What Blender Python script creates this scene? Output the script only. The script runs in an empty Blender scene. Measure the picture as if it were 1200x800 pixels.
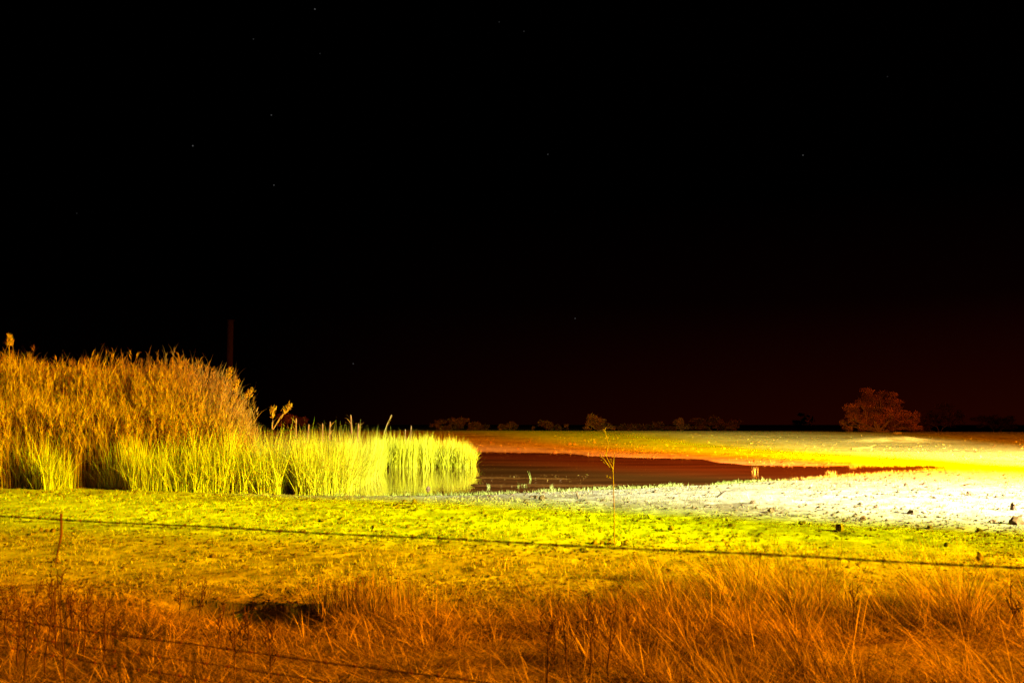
import bpy, math, random
import numpy as np
from mathutils import Vector, Matrix

# ------------------------------------------------------------------ camera, sky, lamps
sc = bpy.context.scene
C = sc.collection
FP = 1200 * 35 / 36.0            # focal length in photo pixels
EYE = 1.9
PITCH = math.atan(97 / FP)       # horizon lies 97 px under the centre
cam_d = bpy.data.cameras.new('camera'); cam = bpy.data.objects.new('camera', cam_d); C.objects.link(cam)
cam_d.lens = 35; cam_d.sensor_width = 36; cam_d.clip_start = 0.05; cam_d.clip_end = 8000
cam.location = (0, 0, EYE); cam.rotation_euler = (math.pi / 2 + PITCH, 0, 0)
cam_d.dof.use_dof = True; cam_d.dof.focus_distance = 28; cam_d.dof.aperture_fstop = 3.6
sc.camera = cam

def ray(px, py):
    x = (px - 600) / FP; u = (400 - py) / FP
    return Vector((x, math.cos(PITCH) - math.sin(PITCH) * u, math.sin(PITCH) + math.cos(PITCH) * u)).normalized()
def at(px, py, z=0.0):
    d = ray(px, py); t = (z - EYE) / d.z
    return Vector((d.x * t, d.y * t, z))
def at_depth(px, py, Y):
    d = ray(px, py); t = Y / d.y
    return Vector((d.x * t, Y, EYE + d.z * t))

sc.render.engine = 'CYCLES'
sc.cycles.use_denoising = True
sc.cycles.max_bounces = 5
sc.cycles.sample_clamp_indirect = 4
sc.view_settings.view_transform = 'Standard'; sc.view_settings.look = 'None'
sc.view_settings.exposure = 0.0; sc.view_settings.gamma = 1.0; sc.view_settings.use_curve_mapping = False

# night sky: black above, a faint red glow low over the horizon on the lamp's side, a few stars
w = bpy.data.worlds.new('World'); sc.world = w; w.use_nodes = True
nt = w.node_tree; nt.nodes.clear()
def N(t, ty, **kw):
    n = t.nodes.new(ty)
    for k, v in kw.items(): setattr(n, k, v)
    return n
out = N(nt, 'ShaderNodeOutputWorld'); bg = N(nt, 'ShaderNodeBackground'); nt.links.new(bg.outputs[0], out.inputs[0])
tc = N(nt, 'ShaderNodeTexCoord'); sep = N(nt, 'ShaderNodeSeparateXYZ'); nt.links.new(tc.outputs['Generated'], sep.inputs[0])
ramp = N(nt, 'ShaderNodeValToRGB'); nt.links.new(sep.outputs['Z'], ramp.inputs[0])
e = ramp.color_ramp.elements
e[0].position = 0.0; e[0].color = (0.0135, 0.0010, 0.0001, 1)
e[1].position = 0.22; e[1].color = (0.00008, 0.00003, 0.00003, 1)
m = ramp.color_ramp.elements.new(0.055); m.color = (0.0080, 0.0005, 0.00005, 1)
m = ramp.color_ramp.elements.new(0.12); m.color = (0.0020, 0.0001, 0.00004, 1)
side = N(nt, 'ShaderNodeMapRange'); nt.links.new(sep.outputs['X'], side.inputs[0])
side.inputs[1].default_value = -0.25; side.inputs[2].default_value = 0.45; side.inputs[3].default_value = 0.04; side.inputs[4].default_value = 1.0
mul = N(nt, 'ShaderNodeVectorMath', operation='SCALE'); nt.links.new(ramp.outputs[0], mul.inputs[0]); nt.links.new(side.outputs[0], mul.inputs['Scale'])
last = mul.outputs[0]
for px, py, b in ((369, 11, .20), (297, 46, .06), (375, 63, .04), (318, 135, .13), (226, 171, .20), (321, 217, .12), (585, 26, .04),
                  (614, 37, .05), (642, 181, .08), (941, 182, .14), (674, 373, .10), (414, 426, .10), (1040, 90, .03), (90, 250, .03)):
    d = ray(px, py)
    dot = N(nt, 'ShaderNodeVectorMath', operation='DOT_PRODUCT'); nt.links.new(tc.outputs['Generated'], dot.inputs[0]); dot.inputs[1].default_value = d
    # angle from the star's direction: use the cross product's length, the dot product is too coarse
    cr = N(nt, 'ShaderNodeVectorMath', operation='CROSS_PRODUCT'); nt.links.new(tc.outputs['Generated'], cr.inputs[0]); cr.inputs[1].default_value = d
    ln = N(nt, 'ShaderNodeVectorMath', operation='LENGTH'); nt.links.new(cr.outputs[0], ln.inputs[0])
    lt = N(nt, 'ShaderNodeMath', operation='LESS_THAN'); nt.links.new(ln.outputs['Value'], lt.inputs[0]); lt.inputs[1].default_value = math.radians(0.036)
    ps = N(nt, 'ShaderNodeMath', operation='GREATER_THAN'); nt.links.new(dot.outputs['Value'], ps.inputs[0]); ps.inputs[1].default_value = 0
    m1 = N(nt, 'ShaderNodeMath', operation='MULTIPLY'); nt.links.new(lt.outputs[0], m1.inputs[0]); nt.links.new(ps.outputs[0], m1.inputs[1])
    m2 = N(nt, 'ShaderNodeMath', operation='MULTIPLY'); nt.links.new(m1.outputs[0], m2.inputs[0]); m2.inputs[1].default_value = b * .35
    ad = N(nt, 'ShaderNodeVectorMath', operation='ADD'); nt.links.new(last, ad.inputs[0]); nt.links.new(m2.outputs[0], ad.inputs[1]); last = ad.outputs[0]
nt.links.new(last, bg.inputs[0]); bg.inputs[1].default_value = 1.0

# sodium floodlights and added tint heads on one mast right of the pool
MAST = Vector((32, 3, 0)); LAMP_Z = 9
LAMPS = []
def flood(kind, target, power, color, size, blend, dz=0.0, dx=0.0, radius=.12):
    l = bpy.data.lights.new('flood_or_added_lamp', 'SPOT'); l.energy = power; l.color = color
    l.spot_size = math.radians(size); l.spot_blend = blend; l.shadow_soft_size = radius
    o = bpy.data.objects.new('flood_or_added_lamp', l); C.objects.link(o)
    head = Vector((MAST.x + dx * .5, MAST.y + dx * .87, LAMP_Z + dz)); t = Vector(target); d = (t - head).normalized()
    o.location = head + d * 0.45; o.rotation_euler = d.to_track_quat('-Z', 'Y').to_euler()
    LAMPS.append((kind, head, d, o))
SOD = (1.0, 0.245, 0.0); GRN = (0.64, 1.0, 0.0); WHT = (0.95, 1.0, 0.72)  # GRN and WHT heads are added, imitating overexposed sodium light
flood('added_yellow', (-7.8, 18.6, 0.0), 0.165e6, GRN, 20, 1.0, dx=-1.38, dz=-0.00)
flood('added_yellow', (-17.3, 67.8, 0.0), 0.35e6, GRN, 20, 1.0, dx=-1.38, dz=-0.55)
flood('added_yellow', (28.0, 52.0, 0.0), 2.5e6, GRN, 31, 1.0, dx=-0.83, dz=-0.00)
flood('added_yellow', (1.8, 20.5, 0.0), 0.130e6, GRN, 22, 1.0, dx=-0.83, dz=-0.55)
flood('added_yellow', (-18.0, 30.0, 0.0), 0.44e6, GRN, 20, 1.0, dx=-0.28, dz=-0.00)
flood('sodium', (-7.8, 18.3, 0.0), 0.13e6, SOD, 44, 1.0, dx=-0.28, dz=-0.55)
flood('sodium', (-3.8, 12.0, 0.0), 0.24e6, SOD, 30, 1.0, dx=0.28, dz=-0.00)
flood('sodium', (-10.4, 121.5, 0.8), 4.0e6, SOD, 40, 1.0, dx=0.28, dz=-0.55)
flood('sodium', (46.0, 118.0, 0.5), 4.0e6, SOD, 38, 1.0, dx=0.83, dz=-0.00)
flood('added_white', (6.0, 31.0, 0.0), 0.39e6, WHT, 31, 1.0, dx=0.83, dz=-0.55)
flood('added_white', (15.0, 26.2, 0.0), 0.56e6, WHT, 44, 1.0, dx=1.38, dz=-0.00)
flood('sodium', (-17.0, 31.0, 4.5), 0.42e6, SOD, 22, 1.0, dx=-1.65, dz=0)
flood('added_yellow', (9.0, 20.5, 0.0), 0.085e6, GRN, 26, 1.0, dx=-1.65, dz=-.55)
flood('added_yellow', (21.0, 64.0, 0.0), 0.9e6, GRN, 20, 1.0, dx=1.1, dz=-1.1)
flood('added_yellow', (1.0, 9.5, 0.0), 0.016e6, GRN, 36, 1.0, dx=-1.1, dz=-1.1)
flood('added_white', (32.0, 43.0, 0), 1.5e6, WHT, 25, 1.0, dx=1.65, dz=-.55)

# ------------------------------------------------------------------ helpers
R = random.Random(7); G = np.random.default_rng(11)
def sstep(a, b, x):
    t = np.clip((x - a) / (b - a), 0, 1); return t * t * (3 - 2 * t)
_tab = np.random.default_rng(3).random((256, 256))
def vnoise(x, y):
    xi = np.floor(x).astype(int); yi = np.floor(y).astype(int); fx = x - xi; fy = y - yi
    fx = fx * fx * (3 - 2 * fx); fy = fy * fy * (3 - 2 * fy)
    a = _tab[xi & 255, yi & 255]; b = _tab[(xi + 1) & 255, yi & 255]; c = _tab[xi & 255, (yi + 1) & 255]; d = _tab[(xi + 1) & 255, (yi + 1) & 255]
    return (a * (1 - fx) + b * fx) * (1 - fy) + (c * (1 - fx) + d * fx) * fy
def fbm(x, y, o=3):
    s = 0; a = .5
    for k in range(o):
        s = s + a * vnoise(x * 2 ** k + 17.3 * k, y * 2 ** k + 5.1 * k); a *= .5
    return s / (1 - .5 ** o)
def to_px(X, Y, Z):
    dy = Y * math.cos(PITCH) + (Z - EYE) * math.sin(PITCH); du = -Y * math.sin(PITCH) + (Z - EYE) * math.cos(PITCH)
    return 600 + FP * X / dy, 400 - FP * du / dy

WATER = -0.10
shore_px = [(420, 529), (500, 529), (557, 529), (620, 530), (665, 531), (690, 534), (740, 536), (800, 537), (822, 538), (842, 542), (880, 545), (960, 546),
            (1050, 545), (1090, 545.8), (1128, 547.5), (1100, 550.6), (1035, 553.5), (1010, 556), (985, 558.5), (940, 561), (880, 565), (800, 569.5), (720, 573), (650, 575.5), (600, 577.5), (557, 580),
            (440, 581), (345, 580), (325, 572), (330, 556), (370, 540)]
SHORE = np.array([at(px, py, WATER)[:2] for px, py in shore_px])
def pond_sd(x, y):
    """signed distance to the pond's outline, negative inside"""
    x = np.asarray(x, float); y = np.asarray(y, float)
    wob = .5 * (fbm(x * .9, y * .9, 2) - .5)
    best = np.full(x.shape, 1e9); ins = np.zeros(x.shape, bool); n = len(SHORE)
    for i in range(n):
        ax, ay = SHORE[i]; bx, by = SHORE[(i + 1) % n]; ex, ey = bx - ax, by - ay
        t = np.clip(((x - ax) * ex + (y - ay) * ey) / (ex * ex + ey * ey), 0, 1)
        best = np.minimum(best, np.hypot(x - ax - t * ex, y - ay - t * ey))
        with np.errstate(divide='ignore', invalid='ignore'):
            c = ((ay > y) != (by > y)) & (x < (bx - ax) * (y - ay) / (by - ay) + ax)
        ins ^= c
    return np.where(ins, -best, best) + wob

def terrain(x, y, fine=True):
    x = np.asarray(x, float); y = np.asarray(y, float); r = np.hypot(x, y)
    z = .9 * sstep(70, 140, y) - .0022 * np.clip(x, -60, 90) * sstep(75, 140, y)
    z = z - 1.5 * sstep(150, 300, y)
    z = z + .25 * (fbm(x * .03 + 9, y * .03, 2) - .5) * sstep(40, 110, y) * (1 - .7 * sstep(110, 150, y))
    z = z + .10 * (fbm(x * .35, y * .35 + 3, 3) - .5) * sstep(75, 120, y) * sstep(170, 150, y)
    sd = pond_sd(x, y)
    bank = np.where(sd < 0, WATER - .012 - np.minimum(.4, -sd * .1), WATER + .004 + np.minimum(.12, sd * .024))
    near = sstep(6.0, 2.0, sd)
    z = np.where(sd < 0, bank, z * (1 - near) + bank * near)
    # shallow mud bars off the near shore, left of the middle
    px, py = to_px(x, y, WATER)
    bar = np.exp(-((py - 560 - (px - 600) * .012) / 1.5) ** 2) * sstep(548, 565, px) * sstep(705, 640, px) + .9 * np.exp(-((py - 568.5) / 2.4) ** 2) * sstep(540, 560, px) * sstep(900, 640, px)
    z = np.where(sd < -.1, np.maximum(z, WATER - .03 + bar * .05 * (.55 + .9 * fbm(x * 2.2, y * 1.4, 3))), z)
    # the pale bank on the far right, and the low rise beside it
    b = at(1052, 519, .1)
    z = z + .42 * (.6 + .8 * fbm(x * .5, y * .5, 2)) * np.exp(-((x - b.x) / 4.2) ** 2) * sstep(b.y - 2.5, b.y, y) * sstep(b.y + 14, b.y + 1, y)
    # eroded step and hollows in the foreground
    lip = at(335, 707, 0)
    u = y - (lip.y - .30 * (x - lip.x) + .05 * (fbm(x * 3, y * 3, 2) - .5))     # + behind the lip, - in front of it
    z = z - .30 * sstep(.03, -.05, u) * sstep(-1.7, -.25, u) * sstep(-4.3, -2.5, x) * sstep(-1.65, -1.85, x)
    for hx, hy, rx, ry, dp in ((830, 780, .5, .28, .22), (965, 742, .4, .3, .18), (1180, 790, .4, .3, .2)):
        h = at(hx, hy, 0); z = z - dp * np.exp(-((x - h.x) / rx) ** 2 - ((y - h.y) / ry) ** 2)
    if fine:
        k = (.15 * sstep(-.2, .3, sd) + .85 * sstep(.5, 5.0, sd)) * sstep(120, 30, r)
        z = z + k * (.040 * (fbm(x * 1.3, y * 1.3, 3) - .5) + .045 * (fbm(x * 4.2, y * 4.2, 3) - .5) - .018 * sstep(.62, .75, vnoise(x * 3.1 + 40, y * 3.1)))
    return z
def tz(x, y): return float(terrain(np.array([x]), np.array([y]))[0])
def ground_px(px, py):
    """point of the terrain seen at a photo pixel"""
    z = 0.0
    for _ in range(12):
        p = at(px, py, z); z = .5 * z + .5 * tz(p.x, p.y)
    return Vector((p.x, p.y, tz(p.x, p.y)))

# materials
def new_mat(name):
    m = bpy.data.materials.new(name); m.use_nodes = True; t = m.node_tree; t.nodes.clear()
    return m, t, N(t, 'ShaderNodeOutputMaterial')
def mix_ramp(t, fac, stops):
    r = N(t, 'ShaderNodeValToRGB'); t.links.new(fac, r.inputs[0]); e = r.color_ramp.elements
    while len(e) < len(stops): e.new(.5)
    for el, (p, c) in zip(e, stops): el.position = p; el.color = (*c, 1)
    return r.outputs[0]
def leaf_mat(name, stops, trans=.35, rough=.6):
    m, t, o = new_mat(name)
    a = N(t, 'ShaderNodeAttribute', attribute_name='v')
    col = mix_ramp(t, a.outputs['Fac'], stops)
    p = N(t, 'ShaderNodeBsdfPrincipled'); t.links.new(col, p.inputs['Base Color']); p.inputs['Roughness'].default_value = rough; p.inputs['Specular IOR Level'].default_value = .25
    tr = N(t, 'ShaderNodeBsdfTranslucent'); t.links.new(col, tr.inputs[0])
    mx = N(t, 'ShaderNodeMixShader'); mx.inputs[0].default_value = trans; t.links.new(p.outputs[0], mx.inputs[1]); t.links.new(tr.outputs[0], mx.inputs[2]); t.links.new(mx.outputs[0], o.inputs[0])
    return m
def solid_mat(name, stops, scale=6, rough=.85, bump=.3, metal=0, dist=.02, spec=.25):
    m, t, o = new_mat(name)
    c = N(t, 'ShaderNodeTexCoord'); n = N(t, 'ShaderNodeTexNoise'); n.inputs['Scale'].default_value = scale; n.inputs['Detail'].default_value = 6; n.inputs['Roughness'].default_value = .65
    t.links.new(c.outputs['Object'], n.inputs['Vector'])
    p = N(t, 'ShaderNodeBsdfPrincipled'); t.links.new(mix_ramp(t, n.outputs['Fac'], stops), p.inputs['Base Color'])
    p.inputs['Roughness'].default_value = rough; p.inputs['Metallic'].default_value = metal; p.inputs['Specular IOR Level'].default_value = spec
    b = N(t, 'ShaderNodeBump'); b.inputs['Strength'].default_value = bump; b.inputs['Distance'].default_value = dist; t.links.new(n.outputs['Fac'], b.inputs['Height']); t.links.new(b.outputs[0], p.inputs['Normal'])
    t.links.new(p.outputs[0], o.inputs[0]); return m
M = {}
M['reed'] = leaf_mat('reed_leaf', [(0, (.14, .12, .005)), (.4, (.44, .39, .010)), (.8, (.60, .52, .02)), (1, (.70, .60, .06))], .5)
M['reed_top'] = leaf_mat('reed_plume', [(0, (.10, .045, .003)), (.45, (.28, .130, .006)), (1, (.52, .28, .018))], .4)  # brown of dead plumes, also painting in the orange light on the tall reeds
M['straw'] = leaf_mat('dry_grass_straw', [(0, (.05, .028, .010)), (.35, (.15, .10, .035)), (.75, (.44, .31, .10)), (1, (.66, .50, .18))], .3)
M['short'] = leaf_mat('short_grass_leaf', [(0, (.10, .06, .02)), (.35, (.24, .18, .07)), (.75, (.42, .36, .15)), (1, (.55, .48, .22))], .3)
M['fringe'] = leaf_mat('pool_edge_grass_leaf', [(0, (.14, .14, .03)), (.5, (.28, .30, .07)), (1, (.45, .46, .14))], .4)
M['stalk_scrap'] = leaf_mat('wet_reed_scrap', [(0, (.05, .02, .004)), (.6, (.16, .075, .012)), (1, (.45, .30, .10))], .2)
M['weed'] = solid_mat('dry_weed_stem', [(.3, (.03, .012, .007)), (.7, (.07, .03, .015))], 30)
M['stalk'] = solid_mat('pale_dry_stalk', [(.3, (.12, .055, .02)), (.7, (.21, .10, .04))], 30)
M['stone_d'] = solid_mat('brown_stone', [(.3, (.09, .040, .022)), (.7, (.17, .085, .05))], 9, bump=.6)
M['stone_p'] = solid_mat('pale_stone', [(.3, (.55, .52, .50)), (.7, (.75, .72, .70))], 9, bump=.4)
M['clod'] = solid_mat('dark_clod', [(.3, (.05, .024, .010)), (.7, (.13, .075, .032))], 9, bump=.6)
M['wood'] = solid_mat('grey_driftwood', [(.3, (.06, .035, .02)), (.7, (.14, .085, .05))], 12, bump=.6)
M['bark'] = solid_mat('thorn_bark', [(.3, (.018, .008, .004)), (.7, (.04, .018, .010))], 4, bump=.6)
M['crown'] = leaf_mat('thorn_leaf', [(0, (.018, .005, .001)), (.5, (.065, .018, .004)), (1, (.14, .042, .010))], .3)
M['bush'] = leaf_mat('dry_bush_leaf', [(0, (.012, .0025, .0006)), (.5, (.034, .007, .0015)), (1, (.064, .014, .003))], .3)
M['wire'] = solid_mat('rusty_wire', [(.3, (.18, .055, .02)), (.7, (.32, .10, .035))], 60, rough=.7, metal=.3)
M['post'] = solid_mat('weathered_post', [(.3, (.0035, .0004, .0001)), (.7, (.007, .0008, .0002))], 8, rough=1, bump=.5, spec=0)
M['steel'] = solid_mat('galvanised_steel', [(.3, (.32, .32, .33)), (.7, (.42, .42, .43))], 14, rough=.45, metal=.7, bump=.1)
m, t, o = new_mat('lamp_glass'); p = N(t, 'ShaderNodeBsdfPrincipled'); p.inputs['Base Color'].default_value = (.8, .8, .78, 1); p.inputs['Roughness'].default_value = .1
t.links.new(p.outputs[0], o.inputs[0]); M['glass'] = m

# ground: dry trampled earth, wet where it is close to the pool's level
m, t, o = new_mat('trampled_earth')
ge = N(t, 'ShaderNodeNewGeometry'); sp = N(t, 'ShaderNodeSeparateXYZ'); t.links.new(ge.outputs['Position'], sp.inputs[0])
n1 = N(t, 'ShaderNodeTexNoise'); n1.inputs['Scale'].default_value = 1.1; n1.inputs['Detail'].default_value = 8; n1.inputs['Roughness'].default_value = .7; t.links.new(ge.outputs['Position'], n1.inputs['Vector'])
n2 = N(t, 'ShaderNodeTexNoise'); n2.inputs['Scale'].default_value = 9; n2.inputs['Detail'].default_value = 5; n2.inputs['Roughness'].default_value = .7; t.links.new(ge.outputs['Position'], n2.inputs['Vector'])
dry = mix_ramp(t, n1.outputs['Fac'], [(.30, (.28, .22, .14)), (.5, (.39, .33, .23)), (.7, (.50, .44, .33))])
dirt = mix_ramp(t, n2.outputs['Fac'], [(.34, (.36, .30, .24)), (.47, (1, 1, 1)), (1, (1, 1, 1))])
n3 = N(t, 'ShaderNodeTexNoise'); n3.inputs['Scale'].default_value = .16; n3.inputs['Detail'].default_value = 7; n3.inputs['Roughness'].default_value = .75; t.links.new(ge.outputs['Position'], n3.inputs['Vector'])
patch = mix_ramp(t, n3.outputs['Fac'], [(.38, (.62, .55, .48)), (.5, (1, 1, 1)), (.62, (1.0, 1.0, 1.0))])
mm = N(t, 'ShaderNodeMix', data_type='RGBA', blend_type='MULTIPLY'); mm.inputs[0].default_value = 1; t.links.new(dry, mm.inputs[6]); t.links.new(dirt, mm.inputs[7])
mm0 = mm; mm = N(t, 'ShaderNodeMix', data_type='RGBA', blend_type='MULTIPLY'); mm.inputs[0].default_value = 1; t.links.new(mm0.outputs[2], mm.inputs[6]); t.links.new(patch, mm.inputs[7])
at_ = N(t, 'ShaderNodeAttribute', attribute_name='wet')
mw = N(t, 'ShaderNodeMix', data_type='RGBA'); t.links.new(at_.outputs['Fac'], mw.inputs[0]); t.links.new(mm.outputs[2], mw.inputs[6]); mw.inputs[7].default_value = (.095, .034, .008, 1)
p = N(t, 'ShaderNodeBsdfPrincipled'); t.links.new(mw.outputs[2], p.inputs['Base Color']); p.inputs['Roughness'].default_value = 1; p.inputs['Specular IOR Level'].default_value = 0
n4 = N(t, 'ShaderNodeTexNoise'); n4.inputs['Scale'].default_value = 38; n4.inputs['Detail'].default_value = 4; n4.inputs['Roughness'].default_value = .7; t.links.new(ge.outputs['Position'], n4.inputs['Vector'])
b4 = N(t, 'ShaderNodeBump'); b4.inputs['Strength'].default_value = .6; b4.inputs['Distance'].default_value = .02; t.links.new(n4.outputs['Fac'], b4.inputs['Height'])
bp = N(t, 'ShaderNodeBump'); t.links.new(b4.outputs[0], bp.inputs['Normal']); bp.inputs['Strength'].default_value = .4; bp.inputs['Distance'].default_value = .03; t.links.new(n2.outputs['Fac'], bp.inputs['Height']); t.links.new(bp.outputs[0], p.inputs['Normal'])
t.links.new(p.outputs[0], o.inputs[0]); M['ground'] = m
# muddy water
m, t, o = new_mat('muddy_water')
ge = N(t, 'ShaderNodeNewGeometry'); mp = N(t, 'ShaderNodeMapping'); mp.inputs['Scale'].default_value = (.5, 1.4, 1); t.links.new(ge.outputs['Position'], mp.inputs[0])
n1 = N(t, 'ShaderNodeTexNoise'); n1.inputs['Scale'].default_value = 2.2; n1.inputs['Detail'].default_value = 4; t.links.new(mp.outputs[0], n1.inputs['Vector'])
n2 = N(t, 'ShaderNodeTexNoise'); n2.inputs['Scale'].default_value = .25; n2.inputs['Detail'].default_value = 3; t.links.new(mp.outputs[0], n2.inputs['Vector'])
p = N(t, 'ShaderNodeBsdfPrincipled'); t.links.new(mix_ramp(t, n2.outputs['Fac'], [(.38, (.10, .028, .006)), (.62, (.19, .055, .012))]), p.inputs['Base Color']); p.inputs['Roughness'].default_value = .04; p.inputs['IOR'].default_value = 1.33
bp = N(t, 'ShaderNodeBump'); bp.inputs['Strength'].default_value = .10; bp.inputs['Distance'].default_value = .02; t.links.new(n1.outputs['Fac'], bp.inputs['Height']); t.links.new(bp.outputs[0], p.inputs['Normal'])
t.links.new(p.outputs[0], o.inputs[0]); M['water'] = m

# mesh building
def link(name, mesh, mat, parent=None):
    o = bpy.data.objects.new(name, mesh); C.objects.link(o)
    if mat is not None and not mesh.materials: mesh.materials.append(mat)
    if parent is not None: o.parent = parent
    return o
def tag(o, label=None, cat=None, group=None, kind=None):
    if label: o['label'] = label
    if cat: o['category'] = cat
    if group: o['group'] = group
    if kind: o['kind'] = kind
    return o
def empty(name, loc=(0, 0, 0), rz=0):
    o = bpy.data.objects.new(name, None); C.objects.link(o); o.location = loc; o.rotation_euler = (0, 0, rz); o.empty_display_size = .1; return o
class MB:
    def __init__(s): s.v = []; s.f = []
    def add(s, v, f):
        b = len(s.v); s.v += [tuple(q) for q in v]; s.f += [tuple(i + b for i in q) for q in f]
    def tube(s, pts, rad, n=6):
        pts = [Vector(q) for q in pts]; b = len(s.v); k = len(pts)
        if not hasattr(rad, '__len__'): rad = [rad] * k
        for i, q in enumerate(pts):
            d = (pts[min(i + 1, k - 1)] - pts[max(i - 1, 0)]).normalized()
            a = d.cross(Vector((0, 0, 1)) if abs(d.z) < .9 else Vector((1, 0, 0))).normalized(); c = d.cross(a)
            for j in range(n):
                g = 2 * math.pi * j / n; s.v.append(tuple(q + (a * math.cos(g) + c * math.sin(g)) * rad[i]))
        for i in range(k - 1):
            for j in range(n):
                s.f.append((b + i * n + j, b + i * n + (j + 1) % n, b + (i + 1) * n + (j + 1) % n, b + (i + 1) * n + j))
        s.f.append(tuple(b + j for j in reversed(range(n)))); s.f.append(tuple(b + (k - 1) * n + j for j in range(n)))
    def box(s, c, h, rot=None):
        rot = rot or Matrix.Identity(3); c = Vector(c)
        v = [c + rot @ Vector((x * h[0], y * h[1], z * h[2])) for x in (-1, 1) for y in (-1, 1) for z in (-1, 1)]
        s.add(v, [(0, 1, 3, 2), (4, 6, 7, 5), (0, 4, 5, 1), (2, 3, 7, 6), (0, 2, 6, 4), (1, 5, 7, 3)])
    def mesh(s, name, smooth=False):
        m = bpy.data.meshes.new(name); m.from_pydata(s.v, [], s.f)
        if smooth: m.polygons.foreach_set('use_smooth', [True] * len(m.polygons))
        m.update(); return m
    def build(s, name, mat, parent=None, smooth=False): return link(name, s.mesh(name, smooth), mat, parent)

def raw_mesh(name, V, quads, tris, val=None):
    m = bpy.data.meshes.new(name); nq, ntr = len(quads), len(tris)
    m.vertices.add(len(V)); m.vertices.foreach_set('co', np.ascontiguousarray(V, np.float32).ravel())
    li = np.concatenate([quads.ravel(), tris.ravel()]).astype(np.int32)
    m.loops.add(len(li)); m.loops.foreach_set('vertex_index', li)
    m.polygons.add(nq + ntr)
    m.polygons.foreach_set('loop_start', np.concatenate([np.arange(nq) * 4, nq * 4 + np.arange(ntr) * 3]).astype(np.int32))
    m.update(calc_edges=True)
    if val is not None:
        a = m.attributes.new('v', 'FLOAT', 'POINT'); a.data.foreach_set('value', np.ascontiguousarray(val, np.float32))
    return m
def blades(base, head, length, width, lean, bend, val, segs=3, face=None):
    """curved tapering blades. base (n,3); head = azimuth the tip leans to; lean = start tilt from the vertical; bend = extra tilt at the tip"""
    n = len(base); S = segs
    hd = np.stack([np.cos(head), np.sin(head), np.zeros(n)], 1)
    fa = G.uniform(0, np.pi, n) if face is None else face
    wd = np.stack([np.cos(fa), np.sin(fa), np.zeros(n)], 1)
    V = np.zeros((n, 2 * S + 1, 3)); p = base.copy(); seg = (length / S)[:, None]
    for k in range(S + 1):
        tt = k / S; wk = (width * (1 - tt) ** .7 * .5)[:, None]
        if k < S: V[:, 2 * k] = p - wd * wk; V[:, 2 * k + 1] = p + wd * wk
        else: V[:, 2 * S] = p
        a = lean + bend * (k + .5) / S
        p = p + seg * (np.sin(a)[:, None] * hd + np.cos(a)[:, None] * np.array([0, 0, 1.]))
    o = (np.arange(n) * (2 * S + 1))[:, None]
    q = np.concatenate([o + np.array([2 * k, 2 * k + 1, 2 * k + 3, 2 * k + 2]) for k in range(S - 1)]) if S > 1 else np.zeros((0, 4), int)
    t = o + np.array([2 * S - 2, 2 * S - 1, 2 * S])
    return V.reshape(-1, 3), q, t, np.repeat(val, 2 * S + 1)
def joined(parts):
    V, Q, T, A = [], [], [], []; b = 0
    for v, q, t, a in parts:
        V.append(v); Q.append(q + b); T.append(t + b); A.append(a); b += len(v)
    return np.concatenate(V), np.concatenate(Q), np.concatenate(T), np.concatenate(A)
def stuff(name, parts, mat, label, cat):
    m = raw_mesh(name, *joined(parts)); return tag(link(name, m, mat), label, cat, kind='stuff')

# ------------------------------------------------------------------ ground and water
rr = np.concatenate([np.geomspace(.4, 6, 30)[:-1], np.geomspace(6, 60, 620)[:-1], np.geomspace(60, 170, 120)[:-1], np.geomspace(170, 5000, 40)])
th = np.concatenate([np.linspace(-42, 42, 480)[:-1], np.linspace(42, 318, 60)[:-1]])
RR, TH = np.meshgrid(rr, np.radians(90 - th), indexing='ij'); X = RR * np.cos(TH); Y = RR * np.sin(TH)
Z = terrain(X, Y); nr, na = X.shape
V = np.stack([X, Y, Z], 2).reshape(-1, 3); V = np.vstack([V, [[0, 0, .02]]])
i = np.arange(nr - 1)[:, None]; j = np.arange(na)[None, :]; j2 = (j + 1) % na
Q = np.stack([i * na + j, i * na + j2, (i + 1) * na + j2, (i + 1) * na + j], 2).reshape(-1, 4)[:, ::-1]
T = np.stack([np.full(na, nr * na), np.arange(na), (np.arange(na) + 1) % na], 1)[:, ::-1]
gm = raw_mesh('ground', V, Q, T); sd = np.append(pond_sd(X, Y).ravel(), 30)
wet = sstep(.35, -.15, sd + .5 * (fbm(V[:, 0] * 2, V[:, 1] * 2, 3) - .5))
a = gm.attributes.new('wet', 'FLOAT', 'POINT'); a.data.foreach_set('value', wet.astype(np.float32))
gm.polygons.foreach_set('use_smooth', np.ones(len(gm.polygons), bool))
ground = tag(link('ground', gm, M['ground']), kind='structure')
cen = SHORE.mean(0); grow = []
for k in range(len(SHORE)):
    d = SHORE[k] - SHORE[k - 1]; e2 = SHORE[(k + 1) % len(SHORE)] - SHORE[k]
    nn = np.array([-(d / np.linalg.norm(d) + e2 / np.linalg.norm(e2))[1], (d / np.linalg.norm(d) + e2 / np.linalg.norm(e2))[0]])
    nn = nn / max(np.linalg.norm(nn), .3); grow.append(SHORE[k] + nn * .35)
wm = bpy.data.meshes.new('water'); wm.from_pydata([(q[0], q[1], WATER) for q in grow], [], [tuple(reversed(range(len(grow))))]); wm.update()
tag(link('water', wm, M['water']), kind='structure')

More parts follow.
